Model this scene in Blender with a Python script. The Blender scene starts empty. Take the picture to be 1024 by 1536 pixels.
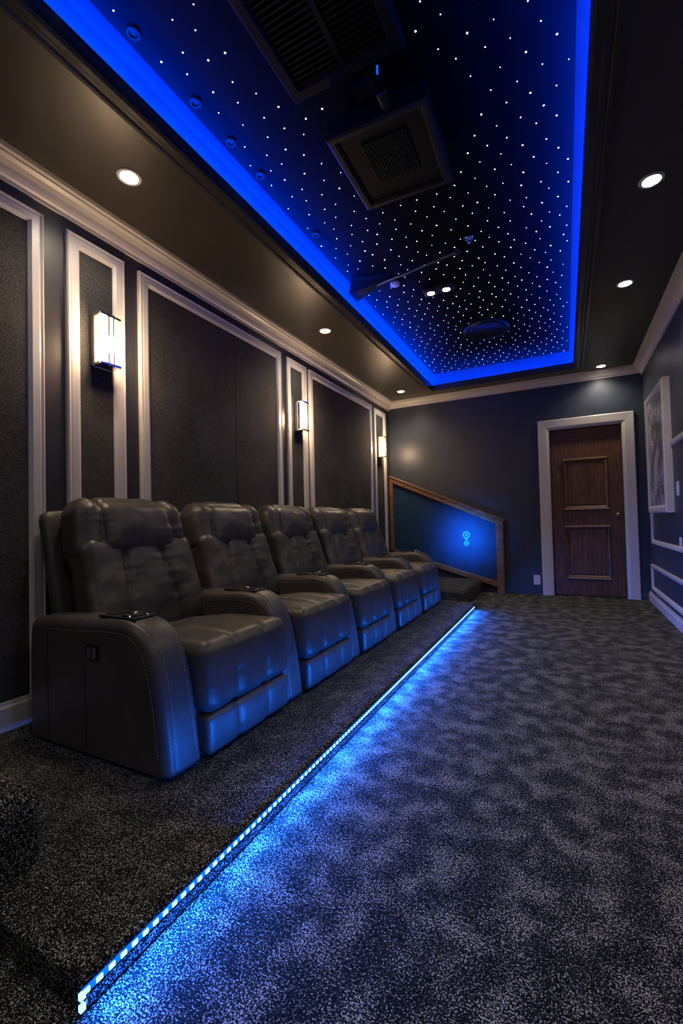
import bpy, bmesh, math, random
from mathutils import Vector, Matrix, noise
random.seed(4)
scene=bpy.context.scene
try:
    scene.view_settings.view_transform='Standard'
    scene.view_settings.look='None'
except Exception: pass
COL=bpy.context.collection

# ---------------------------------------------------------------- materials
def newmat(name):
    m=bpy.data.materials.new(name); m.use_nodes=True
    nt=m.node_tree; b=nt.nodes['Principled BSDF']
    return m,nt,b
def ramp(nt,src,stops):
    r=nt.nodes.new('ShaderNodeValToRGB'); e=r.color_ramp.elements
    while len(e)<len(stops): e.new(0.5)
    for i,(p,c) in enumerate(stops):
        e[i].position=p; e[i].color=(c[0],c[1],c[2],1)
    nt.links.new(src,r.inputs[0]); return r.outputs[0]
def coords(nt,scale=(1,1,1)):
    t=nt.nodes.new('ShaderNodeTexCoord'); mp=nt.nodes.new('ShaderNodeMapping')
    mp.inputs['Scale'].default_value=scale
    nt.links.new(t.outputs['Object'],mp.inputs[0]); return mp.outputs[0]
def nz(nt,vec,scale,detail=3,rough=.5):
    n=nt.nodes.new('ShaderNodeTexNoise'); n.inputs['Scale'].default_value=scale
    n.inputs['Detail'].default_value=detail; n.inputs['Roughness'].default_value=rough
    nt.links.new(vec,n.inputs['Vector']); return n.outputs['Fac']
def bump(nt,b,h,strength,dist=.002):
    bp=nt.nodes.new('ShaderNodeBump'); bp.inputs['Strength'].default_value=strength
    bp.inputs['Distance'].default_value=dist
    nt.links.new(h,bp.inputs['Height']); nt.links.new(bp.outputs[0],b.inputs['Normal'])
def plain(name,col,rough=.5,metal=0,var=.12,nscale=8,bs=0.0,bscale=200,spec=.5):
    m,nt,b=newmat(name); v=coords(nt)
    n=nz(nt,v,nscale)
    lo=[c*(1-var) for c in col]; hi=[min(1,c*(1+var)) for c in col]
    nt.links.new(ramp(nt,n,[(.3,lo),(.7,hi)]),b.inputs['Base Color'])
    b.inputs['Roughness'].default_value=rough; b.inputs['Metallic'].default_value=metal
    b.inputs['Specular IOR Level'].default_value=spec
    if bs>0: bump(nt,b,nz(nt,v,bscale,2),bs)
    return m
def emis(name,col,strength):
    m,nt,b=newmat(name)
    b.inputs['Base Color'].default_value=(0.0,0.0,0.0,1)
    b.inputs['Emission Color'].default_value=(*col,1)
    b.inputs['Emission Strength'].default_value=strength
    return m
def madd(nt,a,k,b):
    s=nt.nodes.new('ShaderNodeMath'); s.operation='MULTIPLY_ADD'
    nt.links.new(a,s.inputs[0]); s.inputs[1].default_value=k
    if isinstance(b,(int,float)): s.inputs[2].default_value=b
    else: nt.links.new(b,s.inputs[2])
    return s.outputs[0]
def carpet(name,dark,mid_,light,blotch,thr,bl=(.40,.64)):
    m,nt,b=newmat(name); v=coords(nt)
    big=nz(nt,v,11,3,.5)
    fine=nz(nt,v,270,2,.6)
    fine2=nz(nt,v,120,2,.6)
    pt=ramp(nt,big,[(bl[0],(0,0,0)),(bl[1],(1,1,1))])
    s=madd(nt,pt,blotch,fine)
    s2=madd(nt,fine2,.35,s)
    c=ramp(nt,s2,[(thr-.07,dark),(thr,mid_),(thr+.07,light)])
    nt.links.new(c,b.inputs['Base Color'])
    b.inputs['Roughness'].default_value=.95; b.inputs['Specular IOR Level'].default_value=.1
    bump(nt,b,fine,.6,.006)
    return m
M={}
M['carpet']=carpet('carpet_speckled',(.0055,.006,.0065),(.032,.033,.035),(.47,.48,.47),.078,.768)
M['carpet2']=carpet('carpet_riser',(.005,.005,.006),(.026,.027,.029),(.40,.41,.41),.035,.757)
M['wall']=plain('paint_navy_charcoal',(.032,.041,.064),.42,bs=.15,bscale=60)
M['wallL']=plain('paint_charcoal',(.036,.036,.042),.42,bs=.15,bscale=60)
M['soffit']=plain('paint_soffit_espresso',(.041,.037,.031),.36,bs=.1,bscale=90)
M['black']=plain('star_ceiling_black',(.0034,.0044,.0078),.8,spec=.06)
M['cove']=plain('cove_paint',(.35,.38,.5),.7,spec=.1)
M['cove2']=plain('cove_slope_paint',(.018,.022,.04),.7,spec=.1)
M['trim']=plain('trim_grey_white',(.60,.57,.55),.35,var=.04)
M['dtrim']=plain('trim_dark_gloss',(.035,.030,.026),.25)
M['plastic']=plain('black_plastic',(.010,.010,.011),.38)
M['gloss']=plain('black_gloss',(.008,.008,.010),.14)
M['matteblack']=plain('matte_black',(.006,.006,.007),.6,spec=.2)
M['chrome']=plain('chrome',(.75,.75,.77),.12,1,var=.03)
M['white']=plain('white_plastic',(.7,.7,.72),.4,var=.03)
M['stitch']=plain('stitch_thread',(.22,.21,.21),.7)
M['brass']=plain('aged_metal',(.35,.30,.24),.3,1)
M['glass']=emis('sconce_glass_lit',(1,.70,.40),3.8)
M['bulb']=emis('downlight_lens_lit',(1,.90,.74),30)
M['star']=emis('fibre_star',(.40,.70,1),9)
M['led']=emis('led_bead',(.30,.66,1),2.4)
M['reflect']=emis('reflection_glow',(.01,.50,.60),1.1)  # emission standing in for a reflection in the stair panel
M['blue_glow']=emis('led_channel_and_glint_blue',(.0,.12,1),1.6)  # blue of the LED channel, also a painted glint on the projector bracket
m,nt,b=newmat('acoustic_fabric'); v=coords(nt)
f=nz(nt,v,240,2,.7); f2=nz(nt,v,3,3)
mm=madd(nt,f2,.3,f)
nt.links.new(ramp(nt,mm,[(.5,(.021,.021,.022)),(.85,(.115,.110,.108))]),b.inputs['Base Color'])
b.inputs['Roughness'].default_value=.95; b.inputs['Specular IOR Level'].default_value=.2; bump(nt,b,f,.6,.004); M['fabric']=m
m,nt,b=newmat('leather_charcoal'); v=coords(nt)
f=nz(nt,v,9,4,.6)
nt.links.new(ramp(nt,f,[(.3,(.040,.037,.036)),(.7,(.066,.061,.058))]),b.inputs['Base Color'])
vo=nt.nodes.new('ShaderNodeTexVoronoi'); vo.inputs['Scale'].default_value=330; nt.links.new(v,vo.inputs['Vector'])
bump(nt,b,vo.outputs['Distance'],.22,.0012)
b.inputs['Roughness'].default_value=.42; M['leather']=m
def wood(name,c1,c2,sc):
    m,nt,b=newmat(name); v=coords(nt,sc)
    f=nz(nt,v,6,6,.65)
    nt.links.new(ramp(nt,f,[(.3,c1),(.7,c2)]),b.inputs['Base Color'])
    b.inputs['Roughness'].default_value=.36; bump(nt,b,f,.25,.002); return m
M['walnut']=wood('walnut_vertical',(.045,.020,.010),(.21,.105,.058),(9,9,1))
M['oak']=wood('oak_rail',(.12,.055,.028),(.30,.16,.09),(1.5,8,8))
M['oakbar']=wood('oak_highlight',(.26,.14,.07),(.48,.29,.17),(1.5,8,8))  # lighter oak, highlights of the door bars put into the colour
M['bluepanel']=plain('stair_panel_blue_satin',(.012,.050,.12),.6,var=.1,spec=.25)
m,nt,b=newmat('poster_glitter'); v=coords(nt)
f=nz(nt,v,75,3,.8); f2=nz(nt,v,6,3)
mm=madd(nt,f2,.5,f)
nt.links.new(ramp(nt,mm,[(.70,(.04,.04,.05)),(.86,(.65,.65,.7))]),b.inputs['Base Color'])
b.inputs['Roughness'].default_value=.4; M['poster']=m

# ---------------------------------------------------------------- helpers
def link(o,parent=None):
    COL.objects.link(o)
    if parent: o.parent=parent
    return o
def mesh_obj(name,verts,faces,mats,fm=None,smooth=False,parent=None,loc=(0,0,0)):
    me=bpy.data.meshes.new(name); me.from_pydata([tuple(v) for v in verts],[],faces)
    if not isinstance(mats,(list,tuple)): mats=[mats]
    for k in mats: me.materials.append(M[k])
    if fm:
        for p,i in zip(me.polygons,fm): p.material_index=i
    bm=bmesh.new(); bm.from_mesh(me); bmesh.ops.recalc_face_normals(bm,faces=bm.faces); bm.to_mesh(me); bm.free()
    if smooth:
        for p in me.polygons: p.use_smooth=True
    o=bpy.data.objects.new(name,me); o.location=loc
    return link(o,parent)
def boxes(name,bl,mats,parent=None,bevel=0,loc=(0,0,0)):
    V=[];F=[];fm=[]
    for bb in bl:
        lo,hi=bb[0],bb[1]; mi=bb[2] if len(bb)>2 else 0
        s=len(V)
        for z in (lo[2],hi[2]):
            for x,y in ((lo[0],lo[1]),(hi[0],lo[1]),(hi[0],hi[1]),(lo[0],hi[1])): V.append((x,y,z))
        for q in ((0,3,2,1),(4,5,6,7),(0,1,5,4),(1,2,6,5),(2,3,7,6),(3,0,4,7)):
            F.append([s+i for i in q]); fm.append(mi)
    o=mesh_obj(name,V,F,mats,fm,parent=parent,loc=loc)
    if bevel>0:
        md=o.modifiers.new('bevel','BEVEL'); md.width=bevel; md.segments=3; md.limit_method='ANGLE'
    return o
def empty(name,loc=(0,0,0)):
    o=bpy.data.objects.new(name,None); o.location=loc; o.empty_display_size=.1
    return link(o)
def prism(name,prof,axis,a0,a1,mat,parent=None,smooth=False):
    V=[];n=len(prof)
    for t in (a0,a1):
        for p in prof: V.append((p[0],t,p[1]) if axis=='y' else (t,p[0],p[1]))
    F=[[i,(i+1)%n,n+(i+1)%n,n+i] for i in range(n)]+[list(range(n)),list(range(n,2*n))]
    return mesh_obj(name,V,F,mat,smooth=smooth,parent=parent)
def frame(name,mapf,r,prof,mat,parent=None,bottom=True):
    V=[];F=[];n=len(prof)
    for ins,h in prof:
        u0,v0,u1,v1=r
        vb=v0+ins if bottom else v0
        for u,v in ((u0+ins,vb),(u0+ins,v1-ins),(u1-ins,v1-ins),(u1-ins,vb)): V.append(mapf(u,v,h))
    segs=[(0,1),(1,2),(2,3)]+([(3,0)] if bottom else [])
    for i in range(n-1):
        for a,b_ in segs: F.append([i*4+a,i*4+b_,(i+1)*4+b_,(i+1)*4+a])
    return mesh_obj(name,V,F,mat,parent=parent)
def revolve(name,prof,mat,loc,parent=None,seg=32,axis='z',fm=None):
    V=[];F=[];n=len(prof); fmi=[]
    for j in range(seg):
        a=2*math.pi*j/seg; c,s=math.cos(a),math.sin(a)
        for r,h in prof:
            V.append((r*c,r*s,h) if axis=='z' else ((h,r*c,r*s) if axis=='x' else (r*c,h,r*s)))
    for j in range(seg):
        k=(j+1)%seg
        for i in range(n-1):
            F.append([j*n+i,k*n+i,k*n+i+1,j*n+i+1]); fmi.append(fm[i] if fm else 0)
    o=mesh_obj(name,V,F,mat,fmi,smooth=True,parent=parent,loc=loc)
    bm=bmesh.new(); bm.from_mesh(o.data); bmesh.ops.remove_doubles(bm,verts=bm.verts,dist=1e-5); bm.to_mesh(o.data); bm.free()
    md=o.modifiers.new('es','EDGE_SPLIT'); md.split_angle=math.radians(35)
    return o
def tube(name,pts,rad,mat,parent=None,cyclic=False):
    cu=bpy.data.curves.new(name,'CURVE'); cu.dimensions='3D'; cu.bevel_depth=rad; cu.bevel_resolution=3
    sp=cu.splines.new('POLY'); sp.points.add(len(pts)-1); sp.use_cyclic_u=cyclic
    for p,q in zip(sp.points,pts): p.co=(*q,1)
    cu.materials.append(M[mat]); cu.use_fill_caps=True
    o=bpy.data.objects.new(name,cu); return link(o,parent)
def area(name,loc,rot,sx,sy,power,col,parent=None,spread=180):
    l=bpy.data.lights.new(name,'AREA'); l.shape='RECTANGLE'; l.size=sx; l.size_y=sy; l.energy=power; l.color=col; l.spread=math.radians(spread)
    o=bpy.data.objects.new(name,l); o.location=loc; o.rotation_euler=rot; return link(o,parent)

# ---------------------------------------------------------------- room numbers
XL,XR,YB,YR=-2.208,.815,5.913,-2.2
H=2.63; HU=2.80
TX0,TX1,TY0,TY1=-1.47,.13,-1.4,5.56
RH=.07; RX=-.86; RY0,RY1=.54,4.80
boxes('floor',[((XL-.1,YR-.1,-.08),(XR+.1,YB+.2,0))],'carpet')
WL=boxes('wall_left',[((XL-.1,YR-.1,0),(XL,YB+.1,H+.3))],'wallL')
boxes('wall_right',[((XR,YR-.1,0),(XR+.1,YB+.1,H+.3))],'wall')
boxes('wall_rear',[((XL,YR-.1,0),(XR,YR,H+.3))],'wall')
DX0,DX1,DZ=-.15,.60,2.0
boxes('wall_back',[((XL,YB,0),(DX0,YB+.12,H+.3)),((DX1,YB,0),(XR,YB+.12,H+.3)),((DX0,YB,DZ),(DX1,YB+.12,H+.3)),((DX0,YB+.115,0),(DX1,YB+.13,DZ))],'wall')
c=.08
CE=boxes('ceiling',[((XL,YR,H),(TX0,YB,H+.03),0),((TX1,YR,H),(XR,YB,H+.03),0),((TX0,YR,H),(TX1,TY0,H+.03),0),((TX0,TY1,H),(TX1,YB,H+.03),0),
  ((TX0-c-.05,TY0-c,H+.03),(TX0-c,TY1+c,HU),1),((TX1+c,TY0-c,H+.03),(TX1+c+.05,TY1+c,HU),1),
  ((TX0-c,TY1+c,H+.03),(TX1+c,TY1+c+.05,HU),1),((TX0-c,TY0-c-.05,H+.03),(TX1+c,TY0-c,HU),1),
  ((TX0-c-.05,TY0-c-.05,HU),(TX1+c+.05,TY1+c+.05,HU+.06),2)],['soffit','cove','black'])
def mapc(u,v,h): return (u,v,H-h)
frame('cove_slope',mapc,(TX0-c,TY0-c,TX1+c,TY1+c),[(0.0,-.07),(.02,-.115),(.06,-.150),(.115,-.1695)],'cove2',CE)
frame('trim_tray',mapc,(TX0-.10,TY0-.10,TX1+.10,TY1+.10),[(0,0),(.002,.010),(.02,.014),(.03,.008),(.045,.010),(.06,.022),(.085,.026),(.098,.020),(.10,-.045),(.098,-.045)],'dtrim')
def crown_prof(s):
    return [(0,-.115),(s*.012,-.115),(s*.012,-.100),(s*.022,-.092),(s*.030,-.078),(s*.036,-.058),(s*.052,-.040),(s*.072,-.030),(s*.072,-.022),(s*.088,-.018),(s*.092,0),(0,0)]
prism('trim_1',[(XL+p,H+q) for p,q in crown_prof(1)],'y',YR,YB,'trim')
prism('trim_2',[(XR+p,H+q) for p,q in crown_prof(-1)],'y',YR,YB,'trim')
prism('trim_3',[(YB+p*.8,H+q*.8) for p,q in crown_prof(-1)],'x',XL+.03,XR-.03,'trim')
def base_prof(x,s,h): return [(x,0),(x+s*.02,0),(x+s*.02,h-.03),(x+s*.014,h-.02),(x+s*.012,h-.006),(x+s*.004,h),(x,h)]
prism('baseboard_left',[(p,q+RH) for p,q in base_prof(XL,1,.13)],'y',YR,4.78,'trim')
prism('baseboard_right',base_prof(XR,-1,.10),'y',YR,YB,'trim')
prism('baseboard_back',base_prof(YB,-1,.07),'x',DX1+.13,XR-.02,'wall')
def mapl(u,v,h): return (XL+h,u,v)
PROF=[(0,0),(.001,.018),(.008,.024),(.018,.020),(.024,.022),(.055,.022),(.064,.016),(.070,.012),(.075,.0)]
PZ0=.195
panels=[(-.45,1.224,2.455),(1.33,1.66,2.455),(1.755,3.205,2.455),(3.29,3.63,2.45),(3.685,5.24,2.45),(5.31,5.72,2.44)]
for i,(a,b_,t) in enumerate(panels):
    frame('trim_%d'%(i+4),mapl,(a,PZ0,b_,t),PROF,'trim',bottom=False)
    e='acoustic_panel'
    if b_-a>1:
        mid=2.60 if i==2 else (a+b_)/2
        if i==0: mid=.35
        boxes(e,[((XL,a+.072,PZ0),(XL+.010,mid-.002,t-.072)),((XL,mid+.002,PZ0),(XL+.010,b_-.072,t-.072))],'fabric',WL,bevel=.002)
    else:
        boxes(e,[((XL,a+.072,PZ0),(XL+.007,b_-.072,t-.072))],'fabric',WL)
def sconce(y,z0,z1):
    P=empty('wall_sconce',(XL+.007,y,(z0+z1)/2)); h=(z1-z0)/2; w=.058
    boxes('backplate',[((0,-w*.9,-h*.98),(.012,w*.9,h*.98))],'chrome',P,.003)
    V=[];F=[];n=14
    for zz in (-h*.86,h*.86):
        for i in range(n+1):
            t=-1+2*i/n; V.append((.03+.055*math.sqrt(max(0,1-.75*t*t)),t*w*.92,zz))
    for i in range(n): F.append([i,i+1,n+2+i,n+1+i])
    F.append(list(range(n+1))); F.append(list(range(n+1,2*n+2)))
    mesh_obj('glass_shade',V,F,'glass',parent=P)
    boxes('frame_bars',[((.0,-w,h*.86),(.092,w,h*.95)),((.0,-w,-h*.95),(.092,w,-h*.86)),((.0,-w,-h*.9),(.035,-w*.93,h*.9)),((.0,w*.93,-h*.9),(.035,w,h*.9)),
        ((.083,-w*.3,-h*.98),(.094,-w*.18,h*.98)),((.083,w*.18,-h*.98),(.094,w*.3,h*.98))],'chrome',P,.002)
    l=bpy.data.lights.new('sconce_lamp','POINT'); l.energy=10.5; l.color=(1,.66,.38); l.shadow_soft_size=.05
    o=bpy.data.objects.new('sconce_lamp',l); o.location=(.15,0,0); link(o,P)
for y in (1.515,3.475,5.49): sconce(y,1.79,2.075)

def downlight(x,y,power=24,z=H,r=.043):
    P=empty('recessed_downlight',(x,y,z))
    revolve('trim_ring',[(r*.80,.012),(r*.84,-.001),(r*.98,-.006),(r*1.25,-.005),(r*1.32,.0),(r*1.32,.004)],'white',(0,0,0),P)
    revolve('lens',[(0,-.004),(r*.5,-.004),(r*.92,-.003)],'bulb',(0,0,0),P)
    l=bpy.data.lights.new('lamp','SPOT'); l.energy=power; l.color=(1,.85,.66); l.spot_size=math.radians(140); l.spot_blend=.8; l.shadow_soft_size=.04
    o=bpy.data.objects.new('lamp',l); o.location=(0,0,-.02); link(o,P)
for x,y in ((-1.82,1.41),(-1.83,3.37),(-1.86,5.45),(.44,2.67),(.44,3.77),(.41,5.72),(.44,1.35),(.44,0),(.44,-1.4),(-1.83,-.6)):  # last ones, at and behind the camera, are unseen and added as fill
    downlight(x,y)
fix=[]
P=empty('twin_spotlight',(-.845,3.465,HU)); fix.append((-.845,3.465,.14))
boxes('housing',[((-.12,-.055,-.03),(.12,.055,0))],'plastic',P,.008)
for dx in (-.062,.062):
    revolve('lens_ring',[(.026,-.034),(.034,-.038),(.046,-.036),(.048,-.028)],'plastic',(dx,0,0),P)
    revolve('lens',[(0,-.036),(.028,-.036)],'bulb',(dx,0,0),P)
l=bpy.data.lights.new('lamp','SPOT'); l.energy=18; l.color=(1,.9,.78); l.spot_size=math.radians(110); l.spot_blend=.8; l.shadow_soft_size=.05
o=bpy.data.objects.new('lamp',l); o.location=(0,0,-.06); link(o,P)

cb=(0.0,.055,1.0)
P=empty('cove_led_strip',(0,0,0))
LY=TY1-TY0; LX=TX1-TX0; zc=H+.036
yc=(TY0+TY1)/2; xc=(TX0+TX1)/2
cp=30.0
area('strip_a',(TX0-.04,yc,zc),(math.pi,0,0),.02,LY+.1,cp*LY,cb,P)
area('strip_b',(TX1+.04,yc,zc),(math.pi,0,0),.02,LY+.1,cp*LY*.8,cb,P)
area('strip_c',(xc,TY1+.04,zc),(math.pi,0,0),LX+.1,.02,cp*LX*.5,cb,P)
area('strip_d',(xc,TY0-.04,zc),(math.pi,0,0),LX+.1,.02,cp*LX*.5,cb,P)

# return-air grille
gx0,gx1,gy0,gy1=-.99,-.49,1.00,1.60
P=empty('ceiling_vent_grille',(0,0,0)); fix.append((-.74,1.3,.36))
frame('bezel',lambda u,v,h:(u,v,HU-h),(gx0,gy0,gx1,gy1),[(0,0),(0,.035),(.012,.045),(.045,.045),(.055,.03),(.055,0)],'matteblack',P)
bl=[((gx0+.05,gy0+.05,HU-.006),(gx1-.05,gy1-.05,HU-.002))]
yy=gy0+.07
while yy<gy1-.06:
    bl.append(((gx0+.055,yy,HU-.034),(gx1-.055,yy+.008,HU-.008))); yy+=.022
bl.append(((-.745,gy0+.05,HU-.040),(-.725,gy1-.05,HU-.006)))
boxes('louvres',bl,'matteblack',P)
# projector unit
P=empty('ceiling_projector',(-.68,1.965,2.695)); fix.append((-.68,1.95,.33))
P.rotation_euler=(math.radians(2),0,math.radians(2))
boxes('body',[((-.225,-.255,-.035),(.225,.255,.05))],'matteblack',P,.012)
frame('bezel',lambda u,v,h:(u,v,-.035-h),(-.23,-.26,.23,.26),[(0,-.01),(.0,.008),(.010,.014),(.030,.014),(.040,.002),(.040,0)],'plastic',P)
bl=[]
for i in range(17):
    u=-.10+i*.0125; bl.append(((u,-.16,-.043),(u+.005,.10,-.034)))
boxes('vent_slats',bl,'plastic',P)
boxes('mount_plate',[((-.10,-.10,.05),(.10,.10,.062)),((-.03,-.32,.055),(.03,.05,.07)),((-.022,-.022,.05),(.022,.022,.103)),((-.06,-.345,.035),(.06,-.275,.095))],'matteblack',P,.003)
revolve('lens_barrel',[(0,-.085),(.022,-.085),(.032,-.08),(.034,-.02),(.034,.0)],'gloss',(.06,-.255,.0),P,axis='y')
boxes('bracket_glint',[((.050,-.348,.05),(.056,-.344,.085))],'blue_glow',P)  # glowing sliver imitates a blue glint on the mount bracket
revolve('ceiling_speaker',[(0,-.02),(.17,-.02),(.185,-.026),(.205,-.024),(.215,-.008),(.215,.0)],'plastic',(-.635,4.46,HU)); fix.append((-.635,4.46,.22))
P=empty('projector_screen_arm',(0,0,0)); fix.append((-1.33,3.1,.16))
tube('rod',[(-1.38,3.12,HU-.055),(-1.0,3.09,HU-.04),(-.60,3.04,HU-.018)],.007,'brass',P)
V=[(-1.40,3.19,HU),(-1.40,3.01,HU),(-1.10,3.08,HU),(-1.10,3.13,HU),(-1.43,3.18,HU-.10),(-1.43,3.03,HU-.10),(-1.16,3.095,HU-.04),(-1.16,3.12,HU-.04)]
mesh_obj('wedge_bracket',V,[(0,1,2,3),(4,5,6,7),(0,1,5,4),(1,2,6,5),(2,3,7,6),(3,0,4,7)],'matteblack',parent=P)
boxes('end_clip',[((-.615,3.02,HU-.03),(-.585,3.06,HU))],'plastic',P,.003)
revolve('smoke_detector',[(0,-.022),(.02,-.022),(.035,-.014),(.038,0)],'white',(-1.13,3.24,HU)); fix.append((-1.13,3.24,.05))
revolve('sprinkler_head',[(0,-.03),(.012,-.03),(.012,-.012),(.026,-.008),(.030,0)],'chrome',(-.51,2.96,HU)); fix.append((-.51,2.96,.04))
for x,y in ((-1.385,1.10),(-1.385,1.41),(-1.385,1.64),(-1.385,1.87),(-1.37,2.43)):
    revolve('puck_light',[(0,-.004),(.014,-.004),(.018,-.010),(.024,-.009),(.026,0)],'matteblack',(x,y,HU)); fix.append((x,y,.04))

# ---- star ceiling
V=[];F=[]
sp=.105
y=TY0+.07
row=0
while y<TY1-.06:
    x=TX0+.03+(row%2)*sp/2
    while x<TX1-.02:
        px=x+random.uniform(-.018,.018); py=y+random.uniform(-.018,.018)
        x+=sp
        r=random.choice((.0020,.0025,.0030,.0038))
        if px<TX0+.055 or px>TX1-.055: continue
        if any((px-a)**2+(py-b_)**2<(q+.01)**2 for a,b_,q in fix): continue
        s=len(V)
        for k in range(6):
            a=k*math.pi/3; V.append((px+r*math.cos(a),py+r*math.sin(a),HU-.001))
        V.append((px,py,HU-.004))
        for k in range(6): F.append([s+k,s+(k+1)%6,s+6])
    y+=sp*.9; row+=1
mesh_obj('fibre_optic_stars',V,F,'star')

# ---------------------------------------------------------------- riser + steps
def softblock(name,lo,hi,mat,bev):
    o=boxes(name,[(lo,hi)],mat,bevel=0)
    md=o.modifiers.new('bevel','BEVEL'); md.width=bev; md.segments=5
    return o
softblock('floor_riser',(XL,RY0,0.0),(RX,RY1-.002,RH),'carpet2',.010)
softblock('stair_landing',(XL,RY1,0.0),(-.97,YB-.09,.185),'carpet2',.045)
softblock('carpeted_step',(XL,-.6,0.0),(-1.26,.70,.265),'carpet2',.045)
P=empty('led_step_strip',(0,0,0))
bl=[]; yy=RY0+.0
while yy<4.62:
    bl.append(((RX,yy,.0415),(RX+.005,yy+.013,.0505))); yy+=.027
for k in range(2): bl.append(((RX-.003,RY0-.006,.036-.022*k),(RX+.005,RY0+.004,.048-.022*k)))
boxes('led_beads',bl,'led',P,)
boxes('led_channel',[((RX-.001,RY0,.039),(RX+.002,4.63,.053))],'blue_glow',P)
sb=(.010,.14,1.0)
area('strip_light_out',(RX+.012,(RY0+4.66)/2,.048),(0,math.radians(-52),0),.012,4.66-RY0,66,sb,P)
area('chair_fill_blue',(RX+.004,(1.0+4.66)/2,.078),(0,math.radians(108),0),.010,4.66-1.0,9,(.0,.14,1.0),P,spread=75)  # added lamp, tints the chair fronts blue

# ---------------------------------------------------------------- back wall things
P=empty('door_1',((DX0+DX1)/2,YB+.05,0)); w=(DX1-DX0)/2
boxes('slab',[((-w+.006,0,.008),(w-.006,.045,DZ-.006))],'walnut',P,.003)
def mapd(u,v,h): return (u,-h,v)
for (z0,z1) in ((1.03,1.63),(.21,.83)):
    frame('panel_moulding',mapd,(-.235,z0,.235,z1),[(0,0),(.003,.014),(.015,.020),(.028,.016),(.040,.004),(.055,.002)],'walnut',P)
    boxes('raised_field',[((-.185,-.012,z0+.05),(.185,.002,z1-.05))],'walnut',P,.010)
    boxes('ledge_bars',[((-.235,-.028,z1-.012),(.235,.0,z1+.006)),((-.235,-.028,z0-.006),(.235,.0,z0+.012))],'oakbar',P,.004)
boxes('top_rail',[((-.30,-.010,1.86),(.30,.002,1.90))],'walnut',P,.004)
revolve('knob_rose',[(.0,-.006),(.03,-.006),(.032,0)],'brass',(.315,0,.95),P,axis='y')
revolve('knob',[(0,-.062),(.016,-.060),(.026,-.048),(.024,-.034),(.010,-.026),(.009,-.004)],'brass',(.315,0,.95),P,axis='y')
boxes('hinges',[((-w+.0,-.006,z),(-w+.014,.004,z+.09)) for z in (.2,.95,1.72)],'brass',P)
boxes('trim_door_jamb',[((DX0-.001,YB-.001,0),(DX0+.006,YB+.11,DZ)),((DX1-.006,YB-.001,0),(DX1+.001,YB+.11,DZ)),((DX0,YB-.001,DZ-.006),(DX1,YB+.11,DZ+.001))],'walnut')
frame('trim_10',lambda u,v,h:(u,YB-h,v),(-.272,0,.722,2.12),[(0,0),(.0,.022),(.008,.026),(.03,.024),(.09,.020),(.11,.012),(.122,.008),(.122,-.01)],'trim',bottom=False)
def plate(name,loc,axis,mat='white',kind='outlet'):
    P=empty(name,loc)
    if axis=='y':
        f=lambda a,b_,c_,d,e,g:((a,-g,b_),(c_,-e,d))
    else:
        f=lambda a,b_,c_,d,e,g:((-g,a,b_),(-e,c_,d))
    boxes('cover_plate',[f(-.037,-.058,.037,.058,0,.006)],mat,P,.002)
    if kind=='outlet':
        boxes('sockets',[f(-.018,.008,.018,.040,.006,.009),f(-.018,-.040,.018,-.008,.006,.009)],'white',P,.002)
        boxes('slots',[f(-.009,.020,-.006,.032,.009,.0095),f(.006,.020,.009,.032,.009,.0095),f(-.009,-.030,-.006,-.018,.009,.0095),f(.006,-.030,.009,-.018,.009,.0095)],'plastic',P)
    else:
        boxes('rocker',[f(-.016,-.033,.016,.033,.006,.011)],'white',P,.002)
plate('wall_outlet',(-.335,YB,.18),'y')
P=empty('stair_guard_panel',(0,YB,0))
def quadbox(name,pts,y0,y1,mat,bev=.004):
    V=[(x,y0,z) for x,z in pts]+[(x,y1,z) for x,z in pts]; n=len(pts)
    F=[list(range(n)),list(range(n,2*n))]+[[i,(i+1)%n,n+(i+1)%n,n+i] for i in range(n)]
    o=mesh_obj(name,V,F,mat,parent=P)
    if bev:
        md=o.modifiers.new('b','BEVEL'); md.width=bev; md.segments=2
    return o
xl,xr=XL+.003,-.705
ztl,ztr=1.575,.915; zbl,zbr=.52,.10
quadbox('panel_infill',[(xl,zbl),(xr-.03,zbr+.02),(xr-.03,ztr-.04),(xl,ztl-.04)],-.03,-.0,'bluepanel',0)
quadbox('top_rail',[(xl,ztl-.075),(xr,ztr-.075),(xr,ztr-.01),(xl,ztl-.01)],-.075,0,'oak')
quadbox('handrail_cap',[(xl,ztl-.012),(xr+.012,ztr-.012),(xr+.012,ztr+.012),(xl,ztl+.012)],-.088,.0,'oak')
quadbox('bottom_rail',[(xl,zbl-.03),(xr-.08,zbr-.02),(xr-.08,zbr+.045),(xl,zbl+.035)],-.07,0,'oak')
quadbox('newel_post',[(xr-.085,0),(xr,0),(xr,ztr-.06),(xr-.085,ztr-.03)],-.072,0,'oak')
quadbox('wall_post',[(xl,zbl),(xl+.05,zbl),(xl+.05,ztl-.08),(xl,ztl-.06)],-.07,0,'oak')
revolve('bolt_cap',[(0,-.008),(.010,-.006),(.012,0)],'chrome',(xr-.045,-.075,ztr-.06),P,axis='y')
P=empty('panel_reflection',(-1.165,YB-.031,.68))  # added glowing shapes imitate a reflection in the blue panel
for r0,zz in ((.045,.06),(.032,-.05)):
    revolve('ring',[(r0*.72,0),(r0*.72,-.005),(r0,-.005),(r0,0)],'reflect',(0,0,zz),P,axis='y')
boxes('reflection_blocks',[((-.012,-.006,.05),(.012,-.0,.075)),((-.010,-.006,-.06),(.010,0,-.04)),((-.02,-.006,-.004),(.02,0,.008))],'reflect',P)
l=bpy.data.lights.new('panel_fill','SPOT'); l.energy=42; l.color=(.01,.20,1); l.shadow_soft_size=.06; l.spot_size=math.radians(125); l.spot_blend=1  # added floating spot, washes the stair panel blue
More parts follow.
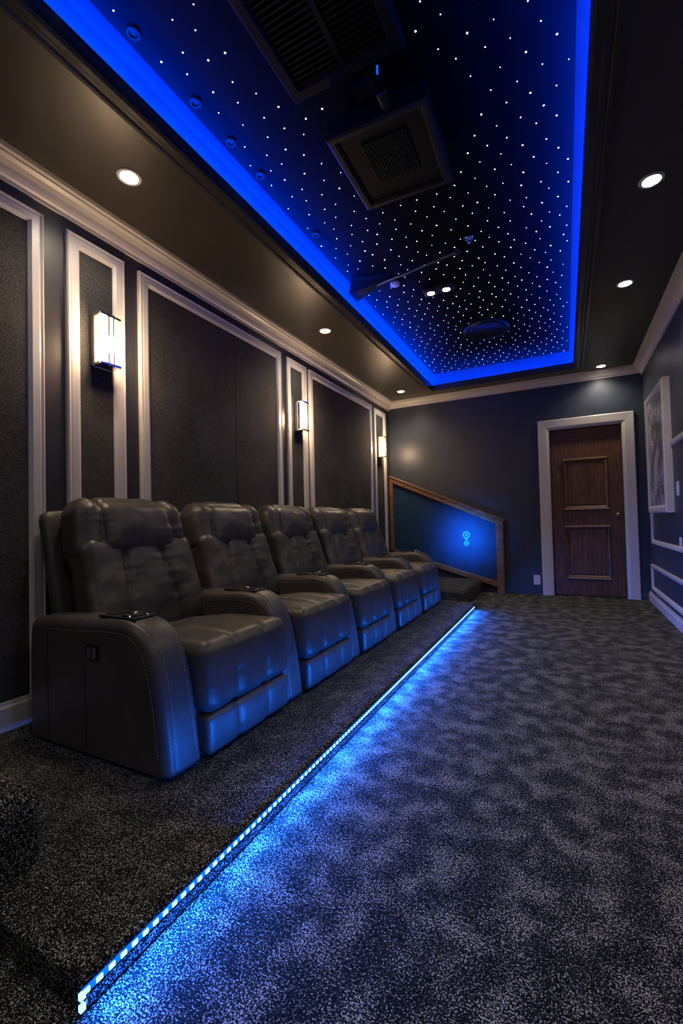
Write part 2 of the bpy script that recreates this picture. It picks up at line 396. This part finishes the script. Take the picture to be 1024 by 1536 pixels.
o=bpy.data.objects.new('panel_fill',l); o.location=(.0,-.42,.03); o.rotation_euler=(math.radians(90),0,0); link(o,P)

# ---------------------------------------------------------------- right wall things
def mapr(u,v,h): return (XR-h,u,v)
RP=[(0,0),(.001,.014),(.008,.018),(.03,.016),(.042,.008),(.045,0)]
frame('trim_11',mapr,(2.0,.64,5.62,1.56),RP,'trim')
frame('trim_12',mapr,(2.0,.14,5.73,.42),RP,'trim')
P=empty('framed_wall_art',(XR,4.98,1.535)); hw,hh=.44,.575
boxes('back_box',[((-.040,-hw+.01,-hh+.01),(-.0,hw-.01,hh-.01))],'trim',P)
frame('frame',lambda u,v,h:(-h,u,v),(-hw,-hh,hw,hh),[(0,.0),(0,.048),(.012,.060),(.045,.060),(.06,.052),(.07,.045),(.07,.035)],'trim',P)
boxes('art_surface',[((-.046,-hw+.065,-hh+.065),(-.041,hw-.065,hh-.065))],'poster',P)
plate('light_switch',(XR,4.38,1.15),'x',kind='switch')
plate('wall_outlet',(XR,4.36,.70),'x')

# ---------------------------------------------------------------- recliners
def cushion_mesh(name,half,r,puff=(0,0,0),n=26,grooves=(),wr=.0,warp=None,mat='leather',seed=0):
    bm=bmesh.new()
    for ax in range(3):
        for sg in (-1,1):
            g=[[None]*(n+1) for _ in range(n+1)]
            for i in range(n+1):
                for j in range(n+1):
                    a=-1+2*i/n; b_=-1+2*j/n
                    a=math.copysign(abs(a)**.85,a); b_=math.copysign(abs(b_)**.85,b_)
                    p=[0,0,0]; p[ax]=sg; p[(ax+1)%3]=a; p[(ax+2)%3]=b_
                    g[i][j]=bm.verts.new(p)
            for i in range(n):
                for j in range(n):
                    f=[g[i][j],g[i+1][j],g[i+1][j+1],g[i][j+1]]
                    if sg<0: f.reverse()
                    bm.faces.new(f)
    bmesh.ops.remove_doubles(bm,verts=bm.verts,dist=1e-4)
    for v in bm.verts:
        p=v.co.copy(); P=Vector((p.x*half[0],p.y*half[1],p.z*half[2]))
        q=Vector([max(-(half[k]-r),min(half[k]-r,P[k])) for k in range(3)])
        d=P-q
        d=d.normalized() if d.length>1e-9 else Vector((0,0,1))
        res=q+d*r
        for k in range(3):
            a,b_=(k+1)%3,(k+2)%3
            res[k]+=puff[k]*p[k]*(1-p[a]**2)*(1-p[b_]**2) if abs(p[k])>.6 else 0
        base=res.copy()
        for (gax,pos,slope,dep,wid,dirs) in grooves:
            oth={1:2,2:1,0:2}[gax]
            dd=base[gax]-(pos+slope*base[oth])
            if dirs is None or d.dot(Vector(dirs))>.2:
                res-=d*dep*(.6*math.exp(-abs(dd)/wid)+.4*math.exp(-(dd/(wid*3))**2))
        if wr:
            nn=noise.noise(base*7+Vector((seed,0,0)))*.7+noise.noise(base*16+Vector((0,seed,0)))*.35
            pk=0
            for (gax,pos,slope,dep,wid,dirs) in grooves:
                oth={1:2,2:1,0:2}[gax]
                dd=abs(base[gax]-(pos+slope*base[oth]))
                pk+=math.exp(-dd/.05)*noise.noise(Vector((base[oth]*38,seed,pos*9)))*.5
            res+=d*wr*(nn+pk)
        if warp: res=warp(res)
        v.co=res
    for f in bm.faces: f.smooth=True
    me=bpy.data.meshes.new(name); bm.to_mesh(me); bm.free(); me.materials.append(M[mat]); return me
def put(me,name,parent,loc=(0,0,0),rot=(0,0,0)):
    o=bpy.data.objects.new(name,me); o.location=loc; o.rotation_euler=rot; return link(o,parent)

AW=.165; SW=.535; PITCH=.70; Y0=1.06
ctrl=[(-.43,.02),(-.435,.25),(-.43,.44),(-.40,.495),(-.30,.508),(-.10,.518),(.08,.528),(.17,.526),(.235,.505),(.290,.455),(.325,.38),(.350,.28),(.370,.15),(.385,.02)]
def catmull(c,k=6):
    out=[]
    for i in range(len(c)-1):
        p0=c[max(0,i-1)];p1=c[i];p2=c[i+1];p3=c[min(len(c)-1,i+2)]
        for j in range(k):
            t=j/k
            out.append(tuple(.5*((2*p1[d])+(-p0[d]+p2[d])*t+(2*p0[d]-5*p1[d]+4*p2[d]-p3[d])*t*t+(-p0[d]+3*p1[d]-3*p2[d]+p3[d])*t**3) for d in (0,1)))
    out.append(c[-1]); return out
prof=catmull(ctrl)
def offset(pr,d):
    out=[]
    for i,p in enumerate(pr):
        a=pr[max(0,i-1)]; b_=pr[min(len(pr)-1,i+1)]
        tx,tz=b_[0]-a[0],b_[1]-a[1]; L=math.hypot(tx,tz)
        nx,nz_=tz/L,-tx/L
        out.append((p[0]+nx*d,max(.02,p[1]+nz_*d)))
    return out
def arm_mesh():
    V=[];F=[];N=len(prof); K=40; R=.034
    ys=[]
    for k in range(K+1):
        t=k/K; ys.append(-AW/2+AW*(.5-.5*math.cos(math.pi*t)))
    for y in ys:
        e=AW/2-abs(y)
        ins=R-math.sqrt(max(0,R*R-(R-e)**2)) if e<R else 0
        ins-=.006*(1-(2*y/AW)**2)
        ins+=.006*math.exp(-abs(abs(y)-(AW/2-.036))/.0025)
        V+= [(x,y,z) for x,z in offset(prof,ins)]
    for k in range(K):
        for i in range(N-1):
            F.append([k*N+i,k*N+i+1,(k+1)*N+i+1,(k+1)*N+i])
        F.append([k*N,(k+1)*N,(k+1)*N+N-1,k*N+N-1])
    F.append(list(range(N))); F.append(list(range(K*N,K*N+N)))
    me=bpy.data.meshes.new('arm'); me.from_pydata(V,[],F); me.materials.append(M['leather'])
    bm=bmesh.new(); bm.from_mesh(me); bmesh.ops.recalc_face_normals(bm,faces=bm.faces); bm.to_mesh(me); bm.free()
    for p in me.polygons: p.use_smooth=len(p.vertices)==4
    return me
ARM=arm_mesh()
gw=.006
SEAT=cushion_mesh('seat_cushion',(.31,SW/2+.004,.130),.052,(0,0,.026),64,[(1,-.095,0,.016,gw,None),(1,.095,0,.016,gw,None)],.006,
    warp=lambda p:Vector((p.x,p.y,p.z-.02*max(0,(-p.x)/.31))),seed=1)
FOOT=cushion_mesh('footrest',(.06,SW/2-.004,.074),.022,(.008,0,0),48,[(1,-.095,0,.010,gw,None),(1,.095,0,.010,gw,None)],.003,seed=2)
def wb(p):
    k=(p.z+.25)/.5
    p=p.copy(); p.y*=1.03-.06*k
    p.x+=.05*(abs(p.y)/.3)**2
    return p
BACK=cushion_mesh('lower_back',(.095,.315,.25),.07,(.030,0,0),72,[(1,-.125,.12,.030,.008,(1,0,0)),(1,.125,-.12,.030,.008,(1,0,0))],.010,warp=wb,seed=5)
def wh(p):
    p=p.copy(); p.y*=1-.05*(p.z/.15)
    p.x+=.03*(abs(p.y)/.3)**2
    return p
HEAD=cushion_mesh('headrest',(.105,.305,.160),.085,(.038,0,.016),72,[(1,-.195,.0,.034,.008,None),(1,.195,.0,.034,.008,None)],.009,warp=wh,seed=9)
SHELL=cushion_mesh('back_shell',(.035,.325,.40),.03,(.0,0,.02),18,[],.0)
def stitch(parent,y,off,i0,i1):
    pts=[(x,y,z) for x,z in offset(prof,off)][i0:i1]
    V=[];F=[]
    for k in range(len(pts)-1):
        a=Vector(pts[k]); b_=Vector(pts[k+1]); L=(b_-a).length; nn=max(1,int(L/.009))
        for q in range(nn):
            p0=a.lerp(b_,(q+.12)/nn); p1=a.lerp(b_,(q+.72)/nn); d=(p1-p0).normalized(); s=Vector((0,1,0)); u=d.cross(s)
            r=.0011; i0_=len(V)
            for P0 in (p0,p1):
                for aa,bb in ((1,1),(-1,1),(-1,-1),(1,-1)): V.append(P0+s*r*aa+u*r*bb)
            for q4 in ((0,3,2,1),(4,5,6,7),(0,1,5,4),(1,2,6,5),(2,3,7,6),(3,0,4,7)): F.append([i0_+x for x in q4])
    mesh_obj('stitching',V,F,'stitch',parent=parent)
def add_arm(P,y):
    A=put(ARM,'arm',P,(0,y,0))
    for sgn in (-1,1):
        stitch(A,sgn*(AW/2-.0415),-.0045,24,76)
        stitch(A,sgn*(AW/2+.0002),.040,24,76)
    C=bpy.data.objects.new('console',None); C.location=(.11,0,.533); C.rotation_euler=(0,math.radians(0),0); link(C,A)
    boxes('console_plate',[((-.125,-.052,-.004),(.075,.052,.006))],'plastic',C,.004)
    revolve('cup_ring',[(.0,.003),(.030,.004),(.036,.010),(.044,.012),(.048,.006)],'gloss',(.02,0,0),C)
    boxes('tray_slot',[((-.11,-.03,.004),(-.05,.03,.009))],'gloss',C,.002)
    return A
for i in range(5):
    yc_=Y0+AW/2+PITCH/2+i*PITCH
    P=empty('recliner_chair',(-1.6,yc_,RH))
    add_arm(P,-PITCH/2)
    if i==4: add_arm(P,PITCH/2)
    boxes('base',[((-.40,-SW/2,0.0),(.34,SW/2,.26))],'leather',P,.01)
    put(SEAT,'seat_cushion',P,(.105,0,.290),(0,math.radians(-2),0))
    put(FOOT,'footrest',P,(.350,0,.092))
    put(BACK,'lower_back',P,(-.310,0,.575),(0,math.radians(-16),0))
    put(HEAD,'headrest',P,(-.395,0,.845),(0,math.radians(-13),0))
    put(SHELL,'back_shell',P,(-.455,0,.56),(0,math.radians(-13),0))
    if i==0:
        A=[c_ for c_ in P.children if c_.name.startswith('arm')][0]
        boxes('recline_switch',[((-.045,-AW/2-.006,.375),(.035,-AW/2+.01,.435))],'gloss',A,.006)
        boxes('switch_buttons',[((-.03,-AW/2-.009,.385),(-.008,-AW/2,.425)),((.0,-AW/2-.009,.385),(.02,-AW/2,.425))],'chrome',A,.002)
        for x in (-.29,-.05):
            tube('side_seam',[(x,-AW/2-.0006,.03),(x-.005,-AW/2-.0006,.36 if x>-.2 else .47)],.0014,'plastic',A)

w=bpy.data.worlds.new('world'); scene.world=w; w.use_nodes=True
w.node_tree.nodes['Background'].inputs[0].default_value=(.4,.45,.6,1); w.node_tree.nodes['Background'].inputs[1].default_value=.02
cam=bpy.data.cameras.new('camera'); co=bpy.data.objects.new('camera',cam); link(co)
cam.sensor_fit='HORIZONTAL'; cam.sensor_width=36; cam.lens=660.4*36/1024
R=Matrix.Rotation(.4701,4,'Z')@Matrix.Rotation(math.pi/2+.0235,4,'X')@Matrix.Rotation(-.0238,4,'Z')
co.matrix_world=Matrix.Translation((0,0,.942))@R
cam.clip_start=.02
scene.camera=co
